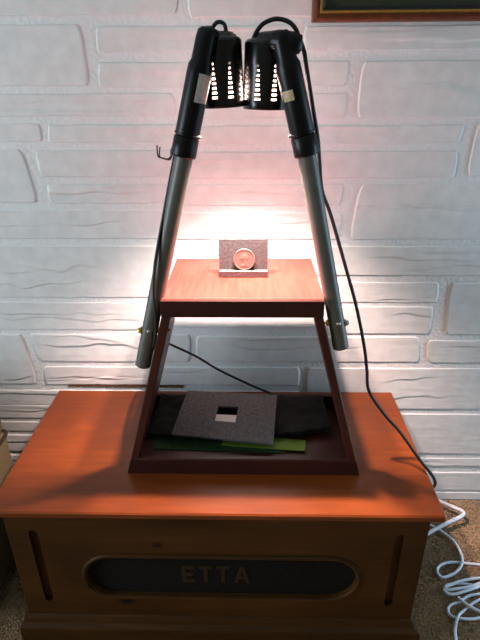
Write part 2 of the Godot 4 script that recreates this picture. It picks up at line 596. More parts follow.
# stones of the white wall, in millimetres: left edge (top, bottom), right edge (top, bottom), top, bottom
func make_stone_wall() -> void:
	var st := _st()
	box_at(st, Vector3(ROOM[0], FLOOR_Y, WALL_Z - 0.12), Vector3(ROOM[1], ROOM[3], WALL_Z - 0.0013), 0.001)
	var wall := obj("wall_back", st, M.mortar)
	structure(wall, "white painted wall of long uneven stones behind the chest", "wall")
	var stones := [
		[-640, -640, -64, -69, 863, 780], [-47, -51, 800, 800, 859, 775], [-640, -640, -244, -240, 769, 667],
		[-218, -221, 146, 148, 765, 722], [157, 159, 800, 800, 762, 721], [-221, -225, 245, 240, 707, 663],
		[265, 263, 800, 800, 706, 607], [-640, -640, -84, -79, 655, 613], [-60, -62, 246, 244, 653, 607],
		[-640, -640, -346, -347, 602, 567], [-333, -337, -78, -80, 600, 565], [-61, -63, 474, 468, 596, 561],
		[495, 492, 800, 800, 600, 497], [-640, -640, -391, -376, 554, 447], [-367, -364, -85, -88, 552, 499],
		[-69, -72, 469, 470, 548, 494], [-355, -355, -101, -104, 486, 445], [-81, -83, 252, 248, 485, 440],
		[282, 270, 800, 800, 484, 368], [-640, -640, -110, -124, 433, 370], [-97, -110, 253, 251, 428, 368],
		[-640, -640, -124, -158, 357, 234], [-110, -126, 168, 171, 355, 287], [185, 179, 800, 800, 355, 287],
		[-130, -158, 219, 226, 275, 159], [237, 240, 476, 480, 273, 223], [248, 253, 474, 474, 215, 145],
		[498, 506, 800, 800, 271, 143], [-640, -640, -164, -169, 224, 153], [-640, -640, -470, -457, 142, 4],
		[-454, -441, -77, -81, 143, 68], [-64, -67, 452, 462, 139, 70], [470, 479, 800, 800, 130, 69],
		[-436, -440, 181, 183, 56, 3], [195, 201, 800, 800, 55, -63], [-640, -640, 184, 186, -12, -58],
		[-640, -640, -62, -64, -56, -99], [-640, -640, -64, -66, -109, -140], [-640, -640, -66, -68, -150, -205],
		[-48, -53, 800, 800, -76, -202], [-640, -640, -69, -70, -215, -252], [-53, -54, 800, 800, -215, -248],
		[-640, -640, 800, 800, -262, -325], [-640, -640, 800, 800, -331, -359],
	]
	var k := 0
	for s in stones:
		st = _st()
		stone(st, s, k, 0.008, 0.0018)
		obj("stone", st, M.paint, wall)
		k += 1
	# the same courses beyond the picture, too many to matter singly
	var rng := RandomNumberGenerator.new()
	rng.seed = 77
	st = _st()
	for side in [[-2590, -648], [808, 1745]]:
		var y := -355.0
		while y < 2030.0:
			var h := rng.randf_range(45, 105)
			var x: float = side[0]
			while x < side[1] - 20:
				var w := minf(rng.randf_range(250, 620), side[1] - x)
				stone(st, [x, x, x + w - 9, x + w - 9, minf(y + h, 2040), y], k, 0.06, 0.02)
				x += w
				k += 1
			y += h + 12
	var y2 := 875.0
	while y2 < 2030.0:
		var h2 := rng.randf_range(45, 105)
		var x2 := -640.0
		while x2 < 780:
			var w2 := minf(rng.randf_range(250, 620), 800 - x2)
			stone(st, [x2, x2, x2 + w2 - 9, x2 + w2 - 9, minf(y2 + h2, 2040), y2], k, 0.06, 0.02)
			x2 += w2
			k += 1
		y2 += h2 + 12
	var rest := obj("stonework", st, M.paint, wall)
	rest.set_meta("kind", "stuff")
	# a gap in the paint above the chest's back edge where brown shows
	st = _st()
	var us := steps(56)
	var nn := noise(5, 1.0, 2)
	sheet(st, [Vector3(-0.382, 0.004, WALL_Z - 0.001), Vector3(-0.100, 0.0035, WALL_Z - 0.001), Vector3(-0.100, -0.004, WALL_Z - 0.001), Vector3(-0.382, -0.001, WALL_Z - 0.001)], us, [0.0, 0.5, 1.0], 0.002,
		func(u, v): return 0.0006 * nn.get_noise_2d(u * 80.0, v * 3.0), [], func(u, v): return Vector2(0, 0.22 * nn.get_noise_2d(u * 36.0, v * 2.0 + 7.0)))
	obj("bare_patch", st, M.bare, wall)

func stone(st: SurfaceTool, s: Array, k: int, dx: float, dy: float) -> void:
	var yt: float = s[4] / 1000.0
	var yb: float = s[5] / 1000.0
	var h := yt - yb
	var w: float = maxf(s[2] - s[0], s[3] - s[1]) / 1000.0
	var rng := RandomNumberGenerator.new()
	rng.seed = 900 + k
	var lift := rng.randf_range(0.0008, 0.0016)
	if h < 0.05:
		lift *= 0.5
	var tilt := rng.randf_range(-0.02, 0.03)
	var bev := minf(0.0022, h * 0.25)
	var nu := maxi(4, int(w / dx))
	var nv := maxi(3, int(h / dy))
	var us := [0.0, 0.002 / w, 0.005 / w, 0.010 / w]
	for i in range(1, nu):
		var t := float(i) / nu
		if t * w > 0.012 and (1.0 - t) * w > 0.012:
			us.append(t)
	us.append_array([1.0 - 0.010 / w, 1.0 - 0.005 / w, 1.0 - 0.002 / w, 1.0])
	var vs := [0.0, bev * 0.3 / h, bev * 0.7 / h, bev * 1.1 / h]
	for j in range(1, nv):
		var t := float(j) / nv
		if t * h > bev * 1.25 and (1.0 - t) * h > bev * 1.25:
			vs.append(t)
	vs.append_array([1.0 - bev * 1.1 / h, 1.0 - bev * 0.7 / h, 1.0 - bev * 0.3 / h, 1.0])
	var ridge := noise(100 + k, 1.0, 2)
	var fine := noise(300 + k, 1.0, 3)
	var layers := rng.randi_range(2, 4) if h > 0.03 else rng.randi_range(0, 1)
	var ledges := []
	for i in layers:
		ledges.append([rng.randf_range(0.15, 0.85), rng.randf_range(-0.25, 0.25), rng.randf_range(0.0006, 0.0013) * (-1.0 if rng.randf() < 0.8 else 0.7), rng.randf_range(0.0, 0.7), rng.randf_range(0.3, 1.1)])
	var grid := []
	for v in vs:
		var row := []
		var pinch := 0.007 * pow(absf(2.0 * v - 1.0), 5.0) * minf(1.0, h / 0.06)
		for u in us:
			var xl: float = lerpf(s[0], s[1], v) / 1000.0 + pinch
			var xr: float = lerpf(s[2], s[3], v) / 1000.0 - pinch
			var x := lerpf(xl, xr, u)
			var y := lerpf(yt, yb, v)
			var edge := minf(minf(v, 1.0 - v) * h, minf(u, 1.0 - u) * w)
			var z := -0.0021 + (lift + 0.0021) * smoothstep(0.0, bev, edge)
			var inside := smoothstep(bev * 0.6, bev * 2.2, edge)
			var a := 0.0
			for l in ledges:
				var line: float = l[0] + l[1] * (u - 0.5) * minf(w / 0.5, 1.5) + 0.16 * ridge.get_noise_2d(x * 7.0, l[0] * 20.0)
				var there := smoothstep(l[3] - 0.12, l[3], u) * (1.0 - smoothstep(l[4] - 0.15, l[4], u))
				a += l[2] * there * (smoothstep(-0.0015, 0.0015, (v - line) * h) - 0.5) * exp(-absf(v - line) * h / 0.016) * 2.0
			a += 0.0003 * fine.get_noise_2d(x * 5.0, y * 45.0) + 0.00018 * fine.get_noise_2d(x * 26.0, y * 60.0) + tilt * 0.012 * (v - 0.5)
			y += 0.0012 * ridge.get_noise_2d(x * 12.0, 3.0 + round(v) * 9.0) * (1.0 - smoothstep(0.0, 0.012, edge))
			row.append(Vector3(x, y, WALL_Z + z + a * inside))
		grid.append(row)
	st.set_smooth_group(k % 2)
	for j in vs.size() - 1:
		for i in us.size() - 1:
			quad(st, grid[j + 1][i], grid[j + 1][i + 1], grid[j][i + 1], grid[j][i])

func make_carpet_pile() -> void:
	var st := _st()
	st.set_smooth_group(-1)
	for k in 3:
		var a := TAU * k / 3.0 + 0.4
		var d := Vector3(cos(a), 0, sin(a))
		var sd := Vector3(-sin(a), 0, cos(a)) * 0.0022
		tri(st, d * 0.0004 - sd, d * 0.0004 + sd, d * 0.0022 + Vector3(0, 0.0045, 0))
	var mm := MultiMesh.new()
	mm.transform_format = MultiMesh.TRANSFORM_3D
	mm.use_colors = true
	mm.mesh = done(st)
	var rng := RandomNumberGenerator.new()
	rng.seed = 5
	var places := []
	while places.size() < 250000:
		var p := Vector3(rng.randf_range(-1.05, 1.05), FLOOR_Y - 0.0005, rng.randf_range(-0.398, 0.50))
		if absf(p.x) > 0.385 or p.z > -0.01:
			places.append(p)
	mm.instance_count = places.size()
	var tone := noise(9, 9.0, 3)
	for i in places.size():
		var b := Basis(Vector3.UP, rng.randf() * TAU).scaled(Vector3.ONE * rng.randf_range(0.8, 1.5))
		mm.set_instance_transform(i, Transform3D(b, places[i]))
		var t := 0.85 + 0.18 * tone.get_noise_2d(places[i].x, places[i].z) + rng.randf_range(-0.10, 0.10)
		mm.set_instance_color(i, Color(t, t * 0.985, t * 0.97))
	var o := MultiMeshInstance3D.new()
	o.name = "carpet_pile"
	o.multimesh = mm
	M.pile.vertex_color_use_as_albedo = true
	o.material_override = M.pile
	o.set_meta("kind", "stuff")
	get_node("floor").add_child(o)


# ---------------------------------------------------------------- the chest

func make_chest() -> void:
	var t := thing("blanket_chest", "pine chest with an orange varnished lid and ETTA lettered on its dark oval", "chest", Vector3(0, FLOOR_Y, -0.19))
	var off := Vector3(0, -FLOOR_Y, 0.19)      # scene to chest
	var st := _st()
	box_at(st, Vector3(-0.40, -0.0145, -0.383) + off, Vector3(0.40, 0, 0) + off, 0.0028)
	var lid := obj("lid", st, M.lid, t)
	lid.set_meta("label", "orange varnished lid")
	# body with routed grooves and an oval recess
	var body := CSGCombiner3D.new()
	body.name = "body"
	body.material_override = M.pine
	t.add_child(body)
	var b := CSGBox3D.new()
	b.name = "carcass"
	b.size = Vector3(0.764, 0.347, 0.362)
	b.position = Vector3(0, -0.0145 - 0.347 / 2, -0.018 - 0.181) + off
	body.add_child(b)
	for x in [-0.334, 0.334]:
		var g := CSGPolygon3D.new()
		g.name = "groove_cut"
		g.operation = CSGShape3D.OPERATION_SUBTRACTION
		var pts := PackedVector2Array()
		for p in stadium(0.097, 0.0085, 8):
			pts.append(Vector2(-p.y, p.x))
		g.polygon = pts
		g.depth = 0.02
		g.position = Vector3(x, -0.160, -0.018 + 0.011) + off
		body.add_child(g, true)
	var oval := CSGPolygon3D.new()
	oval.name = "oval_cut"
	oval.operation = CSGShape3D.OPERATION_SUBTRACTION
	oval.polygon = stadium(0.257, 0.0525, 14)
	oval.depth = 0.03
	oval.position = Vector3(0.0075, -0.183, -0.018 + 0.020) + off
	body.add_child(oval)
	# the dark panel at the bottom of the recess, with the worn letters
	st = _st()
	plate(st, stadium(0.2565, 0.052, 14), -0.0105, -0.0075, Transform3D(Basis(), Vector3(0.0075, -0.183, -0.018) + off))
	var panel := obj("name_panel", st, M.name_panel, t)
	panel.set_meta("label", "dark oval name panel")
	var x0 := -0.068
	for i in 4:
		var ch := "ETTA"[i]
		st = _st()
		letter(st, ch, Transform3D(Basis(), Vector3(x0 + i * 0.0335, -0.205, -0.018 - 0.0075) + off))
		obj("letter", st, M.letter, panel)
	# raised lip around the oval
	st = _st()
	var ring := []
	for p in stadium(0.262, 0.0575, 14):
		ring.append(Vector3(p.x + 0.0075, p.y - 0.183, -0.018) + off)
	ring.append(ring[0])
	tube(st, ring, 0.0045, 8, false)
	obj("oval_moulding", st, M.pine, t)
	# base moulding: a cove and a plinth on the front and both sides
	st = _st()
	var prof := [[0.0, 0.066], [0.003, 0.064], [0.006, 0.058], [0.008, 0.050], [0.016, 0.046], [0.0175, 0.043], [0.0175, 0.0]]
	var xs := 0.382
	var zf := -0.018
	var zb := -0.383
	st.set_smooth_group(-1)
	for i in prof.size() - 1:
		var o0: float = prof[i][0]
		var h0: float = prof[i][1] + FLOOR_Y
		var o1: float = prof[i + 1][0]
		var h1: float = prof[i + 1][1] + FLOOR_Y
		quad(st, Vector3(-xs - o1, h1, zf + o1) + off, Vector3(xs + o1, h1, zf + o1) + off, Vector3(xs + o0, h0, zf + o0) + off, Vector3(-xs - o0, h0, zf + o0) + off)
		quad(st, Vector3(xs + o1, h1, zf + o1) + off, Vector3(xs + o1, h1, zb) + off, Vector3(xs + o0, h0, zb) + off, Vector3(xs + o0, h0, zf + o0) + off)
		quad(st, Vector3(-xs - o1, h1, zb) + off, Vector3(-xs - o1, h1, zf + o1) + off, Vector3(-xs - o0, h0, zf + o0) + off, Vector3(-xs - o0, h0, zb) + off)
	obj("base_moulding", st, M.pine, t)

# block letters 43 mm high; only the four that the panel shows
func letter(st: SurfaceTool, ch: String, at: Transform3D) -> void:
	var h := 0.045
	var w := 0.025
	var s := 0.0075
	var bars := []
	if ch == "E":
		bars = [[0, 0, s, h], [s, 0, w, s], [s, h / 2 - s / 2, w * 0.86, h / 2 + s / 2], [s, h - s, w, h]]
	elif ch == "T":
		bars = [[w / 2 - s / 2, 0, w / 2 + s / 2, h - s], [0, h - s, w, h]]
	for b in bars:
		plate(st, PackedVector2Array([Vector2(b[0], b[1]), Vector2(b[2], b[1]), Vector2(b[2], b[3]), Vector2(b[0], b[3])]), 0.0, 0.0008, at)
	if ch == "A":
		w = 0.031
		plate(st, PackedVector2Array([Vector2(0, 0), Vector2(s, 0), Vector2(w / 2, h - s * 1.5), Vector2(w / 2, h), Vector2(w / 2 - s * 0.45, h)]), 0.0, 0.0008, at)
		plate(st, PackedVector2Array([Vector2(w - s, 0), Vector2(w, 0), Vector2(w / 2 + s * 0.45, h), Vector2(w / 2, h), Vector2(w / 2, h - s * 1.5)]), 0.0, 0.0008, at)
		plate(st, PackedVector2Array([Vector2(w * 0.26, h * 0.22), Vector2(w * 0.74, h * 0.22), Vector2(w * 0.68, h * 0.37), Vector2(w * 0.32, h * 0.37)]), 0.0, 0.0009, at)


# ---------------------------------------------------------------- the stand

func panel_half(y: float) -> float:
	return 0.2203 - 0.0883 * y / 0.328

func make_stand() -> void:
	var at := Vector3(MID, 0, -0.2045)
	var t := thing("copy_stand", "red brown two-tier wooden stand with leaning sides and two grey pipes bolted on", "stand", at)
	var off := -at
	var zf := -0.10
	var zb := -0.309
	for s in [-1.0, 1.0]:
		var st := _st()
		var th := 0.0155
		var a := Transform3D(Basis(Vector3(th, 0, 0), Vector3(-s * 0.0883, 0.328, 0), Vector3(0, 0, zf - zb)), Vector3(MID + s * (panel_half(0.164) - th / 2), 0.164, (zf + zb) / 2) + off)
		# a sheared box with fine chamfers, drawn as unit box in that frame
		st.set_smooth_group(-1)
		var pr := []
		for c in [[-0.5, -0.5, 0], [0.5, -0.5, 0], [0.5, 0.5, 0], [-0.5, 0.5, 0]]:
			pr.append(c)
		var e := 0.12
		var ring := [[-0.5, -0.5 + 0], [-0.5, 0.5], [0.5, 0.5], [0.5, -0.5]]
		var outline := [Vector2(-0.5, -0.5 + 0.012), Vector2(-0.5 + e, -0.5), Vector2(0.5 - e, -0.5), Vector2(0.5, -0.5 + 0.012), Vector2(0.5, 0.5 - 0.012), Vector2(0.5 - e, 0.5), Vector2(-0.5 + e, 0.5), Vector2(-0.5, 0.5 - 0.012)]
		var mid: Vector3 = a.origin
		for y in [[-0.5, 0.5]]:
			var lowr := []
			var topr := []
			for p in outline:
				lowr.append(a * Vector3(p.x, -0.5, p.y))
				topr.append(a * Vector3(p.x, 0.5, p.y))
			face(st, lowr, mid)
			face(st, topr, mid)
			for i in 8:
				face(st, [lowr[i], lowr[(i + 1) % 8], topr[(i + 1) % 8], topr[i]], mid)
		obj("side_panel", st, M.red_shade_up, t)
	var st := _st()
	box_at(st, Vector3(MID - 0.132, 0.328, zb) + off, Vector3(MID + 0.132, 0.3584, zf - 0.008) + off, 0.0012)
	obj("shelf", st, M.red_flat, t)
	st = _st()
	box_at(st, Vector3(MID - 0.132, 0.328, zf - 0.0078) + off, Vector3(MID + 0.132, 0.3580, zf) + off, 0.0012)  # added strip; the shade on the shelf's front is in its dark colour
	obj("shelf_shade_edge", st, M.red_shade_long, t).set_meta("label", "added front strip of the shelf, darkened in place of shade")
	# tray: board and rails between the sides
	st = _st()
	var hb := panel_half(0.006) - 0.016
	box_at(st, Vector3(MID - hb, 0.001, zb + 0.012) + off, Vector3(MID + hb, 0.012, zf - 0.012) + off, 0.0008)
	obj("tray_board", st, M.red_shade_long, t)
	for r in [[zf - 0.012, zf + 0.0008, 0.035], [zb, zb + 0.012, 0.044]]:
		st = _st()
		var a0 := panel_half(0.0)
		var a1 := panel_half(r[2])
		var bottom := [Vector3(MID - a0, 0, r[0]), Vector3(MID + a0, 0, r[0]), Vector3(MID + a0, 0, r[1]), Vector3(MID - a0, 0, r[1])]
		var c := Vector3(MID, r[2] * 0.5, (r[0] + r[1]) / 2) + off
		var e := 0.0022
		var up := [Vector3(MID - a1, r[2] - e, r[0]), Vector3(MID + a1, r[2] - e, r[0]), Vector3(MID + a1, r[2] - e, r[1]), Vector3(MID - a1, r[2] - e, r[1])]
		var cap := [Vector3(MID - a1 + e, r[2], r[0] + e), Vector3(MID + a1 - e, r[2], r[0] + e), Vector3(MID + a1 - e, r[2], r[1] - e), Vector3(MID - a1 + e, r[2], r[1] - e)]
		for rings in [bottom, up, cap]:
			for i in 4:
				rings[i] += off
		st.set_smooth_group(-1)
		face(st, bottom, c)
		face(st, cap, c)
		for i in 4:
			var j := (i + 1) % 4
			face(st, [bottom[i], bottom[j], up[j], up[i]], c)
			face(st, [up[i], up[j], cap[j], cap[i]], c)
		obj("tray_rail", st, M.red_shade_long, t)
	# grey pipes, each with its bolt
	for p in [[Vector3(-0.1245, 0.2282, -0.118), Vector3(-0.0265, 0.6050, -0.118), 0.296, -1.0], [Vector3(0.2165, 0.2655, -0.118), Vector3(0.1370, 0.6050, -0.118), 0.311, 1.0]]:
		st = _st()
		var ax := along(p[0] + off, p[1] + off)
		var len: float = (p[1] - p[0]).length()
		lathe(st, [[0.0105, 0.004], [0.0105, 0.0], [0.0133, 0.0], [0.0133, len], [0.0105, len]], ax, 32, -1)
		st.set_smooth_group(0)
		var pipe := MeshInstance3D.new()
		var smooth := _st()
		lathe(smooth, [[0.0133, 0.0006], [0.0133, len]], ax, 32, 0)
		lathe(smooth, [[0.0105, len], [0.0105, 0.0]], ax, 32, 1)
		lathe(smooth, [[0.0105, 0.0], [0.0128, 0.0], [0.0133, 0.0006]], ax, 32, 2)
		lathe(smooth, [[0.0133, len], [0.0105, len]], ax, 32, 2)
		pipe = obj("pipe", smooth, M.pipe, t)
		var k: float = (p[2] - p[0].y) / (p[1].y - p[0].y)
		var bc: Vector3 = p[0].lerp(p[1], k) + off
		var s: float = p[3]
		var inward := Transform3D(Basis(Vector3(0, 0, 1), Vector3(-s, 0, 0), Vector3(0, 1, 0)), bc)
		if inward.basis.determinant() < 0:
			inward.basis.x = -inward.basis.x
		var bs := _st()
		lathe(bs, [[0.0, -0.0205], [0.0035, -0.0200], [0.0048, -0.0175], [0.0048, -0.0150], [0.0065, -0.0150], [0.0065, -0.0134], [0.0, -0.0134]], inward, 12, -1)
		obj("bolt", bs, M.brass if s < 0 else M.steel, pipe)
		bs = _st()
		lathe(bs, [[0.0022, -0.0134], [0.0022, 0.034]], inward, 10, 0)
		lathe(bs, [[0.0, 0.0134], [0.0055, 0.0134], [0.0055, 0.0165], [0.0, 0.0165]], inward, 6, -1)
		obj("nut", bs, M.brass, pipe)
		# the screw seen on the face of the pipe
		bs = _st()
		var front := Transform3D(Basis(Vector3(1, 0, 0), Vector3(0, 0, 1), Vector3(0, -1, 0)), bc + Vector3(0.001, 0.004, 0.0118))
		lathe(bs, [[0.0036, 0.0], [0.0034, 0.002], [0.0018, 0.0032], [0.0, 0.0036]], front, 14, 0)
		obj("screw", bs, M.steel, pipe)


# ---------------------------------------------------------------- the lamps

# wall of a shade, open at the slots: rows of slots in columns that widen downwards
func slotted(outer: SurfaceTool, inner: SurfaceTool, r: float, th: float, y0: float, y1: float, turn: float) -> void:
	var rows := 8
	var pitch := (y1 - y0) / rows
	var slot := pitch * 0.46
	var pt := func(rad: float, a: float, y: float) -> Vector3:
		return Vector3(rad * sin(a), y, rad * cos(a))
	for k in rows:
		var ya := y0 + k * pitch              # solid strip
		var yb := ya + pitch - slot           # slot strip
		var yc := ya + pitch
		var half := deg_to_rad(lerpf(8.0, 2.4, float(k) / (rows - 1)))
		var cuts := []                        # [from, to, open]
		for c in 8:
			var mid := turn + TAU * c / 8.0
			cuts.append([mid - half, mid + half, true])
			var span := TAU / 8.0 - 2.0 * half
			for j in 4:
				cuts.append([mid + half + span * j / 4.0, mid + half + span * (j + 1) / 4.0, false])
		for c in cuts:
			var a: float = c[0]
			var b: float = c[1]
			outer.set_smooth_group(0)
			inner.set_smooth_group(0)
			quad(outer, pt.call(r, a, ya), pt.call(r, b, ya), pt.call(r, b, yb), pt.call(r, a, yb))
			quad(inner, pt.call(r - th, b, ya), pt.call(r - th, a, ya), pt.call(r - th, a, yb), pt.call(r - th, b, yb))
			if not c[2]:
				quad(outer, pt.call(r, a, yb), pt.call(r, b, yb), pt.call(r, b, yc), pt.call(r, a, yc))
				quad(inner, pt.call(r - th, b, yb), pt.call(r - th, a, yb), pt.call(r - th, a, yc), pt.call(r - th, b, yc))
			else:
				outer.set_smooth_group(-1)
				quad(outer, pt.call(r, a, yb), pt.call(r, b, yb), pt.call(r - th, b, yb), pt.call(r - th, a, yb))
				quad(outer, pt.call(r - th, a, yc), pt.call(r - th, b, yc), pt.call(r, b, yc), pt.call(r, a, yc))
				quad(outer, pt.call(r, a, yb), pt.call(r - th, a, yb), pt.call(r - th, a, yc), pt.call(r, a, yc))
				quad(outer, pt.call(r - th, b, yb), pt.call(r, b, yb), pt.call(r, b, yc), pt.call(r - th, b, yc))

func make_lamp(which: String) -> void:
	var left := which == "L"
	var base := Vector3(-0.0350, 0.5775, -0.118) if left else Vector3(0.1437, 0.5785, -0.118)
	var top := Vector3(0.0066, 0.7390, -0.118) if left else Vector3(0.1012, 0.7345, -0.118)
	var label := "black lamp with slotted shade and a long off-white label on its sleeve" if left else "black lamp with slotted shade whose long cord trails down over the chest"
	var t := thing("clamp_lamp", label, "lamp", base, "pair of black lamps on the stand")
	var off := -base
	var ax := along(Vector3.ZERO, top - base)
	var length := (top - base).length()
	# sleeve pushed over the pipe: collar, wide tube, narrower head
	var st := _st()
	lathe(st, [[0.0136, 0.0], [0.0178, 0.0005], [0.0185, 0.003], [0.0182, 0.026], [0.0160, 0.029]], ax, 30, 0)
	obj("collar", st, M.black, t)
	st = _st()
	lathe(st, [[0.0150, 0.0285], [0.0172, 0.030], [0.0176, 0.034], [0.0172, 0.112], [0.0168, 0.121], [0.0142, 0.127], [0.0138, length - 0.012], [0.0125, length - 0.004], [0.0085, length], [0.0, length + 0.001]], ax, 30, 0)
	obj("sleeve", st, M.black, t)
	st = _st()
	lathe(st, [[0.0179, 0.0300], [0.0186, 0.0303], [0.0186, 0.0325], [0.0179, 0.0328]], ax, 30, -1)
	var band := obj("clamp_band", st, M.black, t)
	st = _st()
	var spot := ax * Transform3D(Basis(Vector3(0, 0, 1), Vector3(1, 0, 0) if left else Vector3(-1, 0, 0), Vector3(0, 1, 0)), Vector3(0.0165 if left else -0.0165, 0.0315, 0.006))
	lathe(st, [[0.0, -0.003], [0.0024, -0.003], [0.0024, 0.003], [0.0012, 0.0042], [0.0, 0.0042]], spot, 10, -1)
	obj("band_screw", st, M.steel, band)
	# swivel between sleeve and shade
	var sc := Vector3(0.0235, 0, -0.152) if left else Vector3(0.0825, 0, -0.155)
	st = _st()
	var k0: Vector3 = top + off + Vector3(0.006 if left else -0.008, -0.012, 0)
	if left:
		tube(st, [k0 + Vector3(-0.013, -0.001, 0.0), k0 + Vector3(-0.0125, 0.0, 0.0), k0 + Vector3(-0.006, 0.002, -0.004), Vector3(sc.x - 0.012, 0.7275, -0.140) + off, Vector3(sc.x - 0.002, 0.7275, sc.z) + off, Vector3(sc.x + 0.017, 0.7255, sc.z) + off, Vector3(sc.x + 0.0195, 0.7255, sc.z) + off], [0.008, 0.0125, 0.0130, 0.0120, 0.0095, 0.0085, 0.006], 18)
	else:
		tube(st, [k0 + Vector3(0.0370, -0.004, 0.0), k0 + Vector3(0.0350, -0.004, 0.0), k0 + Vector3(0.025, -0.002, 0.0), k0 + Vector3(0.006, 0.0, 0.0), Vector3(sc.x + 0.012, 0.725, -0.140) + off, Vector3(sc.x - 0.006, 0.726, sc.z) + off, Vector3(sc.x - 0.018, 0.7255, sc.z) + off], [0.006, 0.0115, 0.0135, 0.0140, 0.0120, 0.0105, 0.007], 18)
	obj("swivel_knob", st, M.black, t)
	# shade
	var drop := 0.002 if left else -0.001
	var shade_at := Transform3D(Basis(Vector3(0, 0, 1), 0.045 if left else -0.03), Vector3(sc.x, 0.640 + drop, sc.z) + off)
	var so := _st()
	var si := _st()
	var r := 0.0300 if left else 0.0312
	var th := 0.0014
	slotted(so, si, r, th, 0.0085, 0.0565, deg_to_rad(-20.0 if left else -22.0))
	lathe(so, [[r - th, 0.0], [r - th * 0.4, -0.0008], [r, 0.0004], [r, 0.0085]], Transform3D(), 40, 0)
	lathe(si, [[r - th, 0.0085], [r - th, 0.0]], Transform3D(), 40, 0)
	lathe(so, [[r, 0.0565], [r, 0.0825], [r - 0.0008, 0.0850], [r - 0.0035, 0.0875], [r - 0.009, 0.0890], [r - 0.011, 0.0935], [r - 0.018, 0.0950], [0.0, 0.0955]], Transform3D(), 40, 0)
	lathe(si, [[0.0, 0.0850], [r - 0.008, 0.0835], [r - th, 0.078], [r - th, 0.0565]], Transform3D(), 40, 0)
	var shade := obj("shade", so, M.shade, t)
	shade.transform = shade_at
	obj("reflector", si, M.silver, shade).set_meta("label", "silver inside of the shade")
	# bulb and its socket
	st = _st()
	lathe(st, [[0.0, -0.0205], [0.008, -0.0190], [0.0145, -0.0140], [0.0178, -0.006], [0.0180, 0.002], [0.0155, 0.010], [0.0115, 0.019], [0.0085, 0.028], [0.0, 0.030]], Transform3D(), 28, 0)
	var bulb := obj("bulb", st, M.bulb, t)
	bulb.position = shade_at * Vector3(0, 0.0235, 0)
	st = _st()
	lathe(st, [[0.0, 0.0285], [0.011, 0.0285], [0.0125, 0.032], [0.0125, 0.058], [0.0, 0.060]], Transform3D(), 20, 0)
	obj("socket", st, M.black, t).position = bulb.position
	var light := OmniLight3D.new()
	light.name = "bulb_light"
	light.light_color = LAMP_COLOR
	light.light_energy = LAMP
	light.light_size = 0.006
	light.omni_range = 8.0
	light.omni_attenuation = 2.0
	light.shadow_enabled = true
	light.position = bulb.position
	t.add_child(light)
	# what the bulb's own reflector throws down through the mouth of the shade
	var beam := SpotLight3D.new()
	beam.name = "bulb_beam"
	beam.light_color = LAMP_COLOR
	beam.light_energy = LAMP_BEAM
	beam.light_size = 0.004
	beam.spot_angle = 52.0
	beam.spot_angle_attenuation = 1.0
	beam.spot_range = 8.0
	beam.spot_attenuation = 2.0
	beam.shadow_enabled = true
	beam.position = bulb.position
	beam.basis = Basis(Vector3.RIGHT, -PI / 2)
	t.add_child(beam)
	# paper label on the sleeve, facing the room
	st = _st()
	var c := [] 
	var lo := 0.076 if left else 0.077
	var hi := 0.112 if left else 0.0905
	var a0 := 0.10 if left else -1.05
	var a1 := 1.40 if left else -0.10
	var n := 8
	st.set_smooth_group(0)
	for i in n:
		var p := []
		for q in [[i, lo], [i + 1, lo], [i + 1, hi], [i, hi]]:
			var a: float = lerpf(a0, a1, float(q[0]) / n)
			p.append(ax * Vector3(0.01775 * sin(a), q[1], 0.01775 * cos(a)))
		quad(st, p[0], p[1], p[2], p[3])
	for i in n:                                   # its back, so that the paper has a thickness
		var p := []
		for q in [[i, lo], [i + 1, lo], [i + 1, hi], [i, hi]]:
			var a: float = lerpf(a0, a1, float(q[0]) / n)
			p.append(ax * Vector3(0.01735 * sin(a), q[1], 0.01735 * cos(a)))
		quad(st, p[3], p[2], p[1], p[0])
	var lab := obj("label_sticker", st, M.sticker if left else M.sticker_gold, t)
	lab.set_meta("label", "long off-white label" if left else "small yellowed label")
	# cord
	st = _st()
	var pts := []
	if left:
		pts = [Vector3(0.0275, 0.727, -0.148), Vector3(0.0288, 0.7358, -0.145), Vector3(0.0263, 0.7452, -0.145), Vector3(0.0182, 0.7476, -0.145), Vector3(0.0113, 0.7418, -0.145), Vector3(0.0080, 0.7320, -0.145), Vector3(0.0, 0.705, -0.145), Vector3(-0.014, 0.65, -0.143), Vector3(-0.030, 0.61, -0.138), Vector3(-0.0440, 0.590, -0.128), Vector3(-0.0500, 0.568, -0.122), Vector3(-0.0575, 0.538, -0.118), Vector3(-0.0675, 0.497, -0.114), Vector3(-0.0785, 0.451, -0.107), Vector3(-0.0858, 0.4155, -0.1010), Vector3(-0.0903, 0.3773, -0.1000), Vector3(-0.0912, 0.3418, -0.1020), Vector3(-0.0935, 0.305, -0.1050), Vector3(-0.1035, 0.262, -0.115), Vector3(-0.126, 0.232, -0.20), Vector3(-0.140, 0.20, -0.29), Vector3(-0.138, 0.174, -0.328), Vector3(-0.1224, 0.1608, -0.330), Vector3(-0.0588, 0.1263, -0.330), Vector3(-0.0157, 0.0959, -0.330), Vector3(0.0284, 0.0701, -0.330), Vector3(0.0892, 0.0386, -0.330), Vector3(0.15, 0.012, -0.333), Vector3(0.19, 0.0035, -0.335)]
	else:
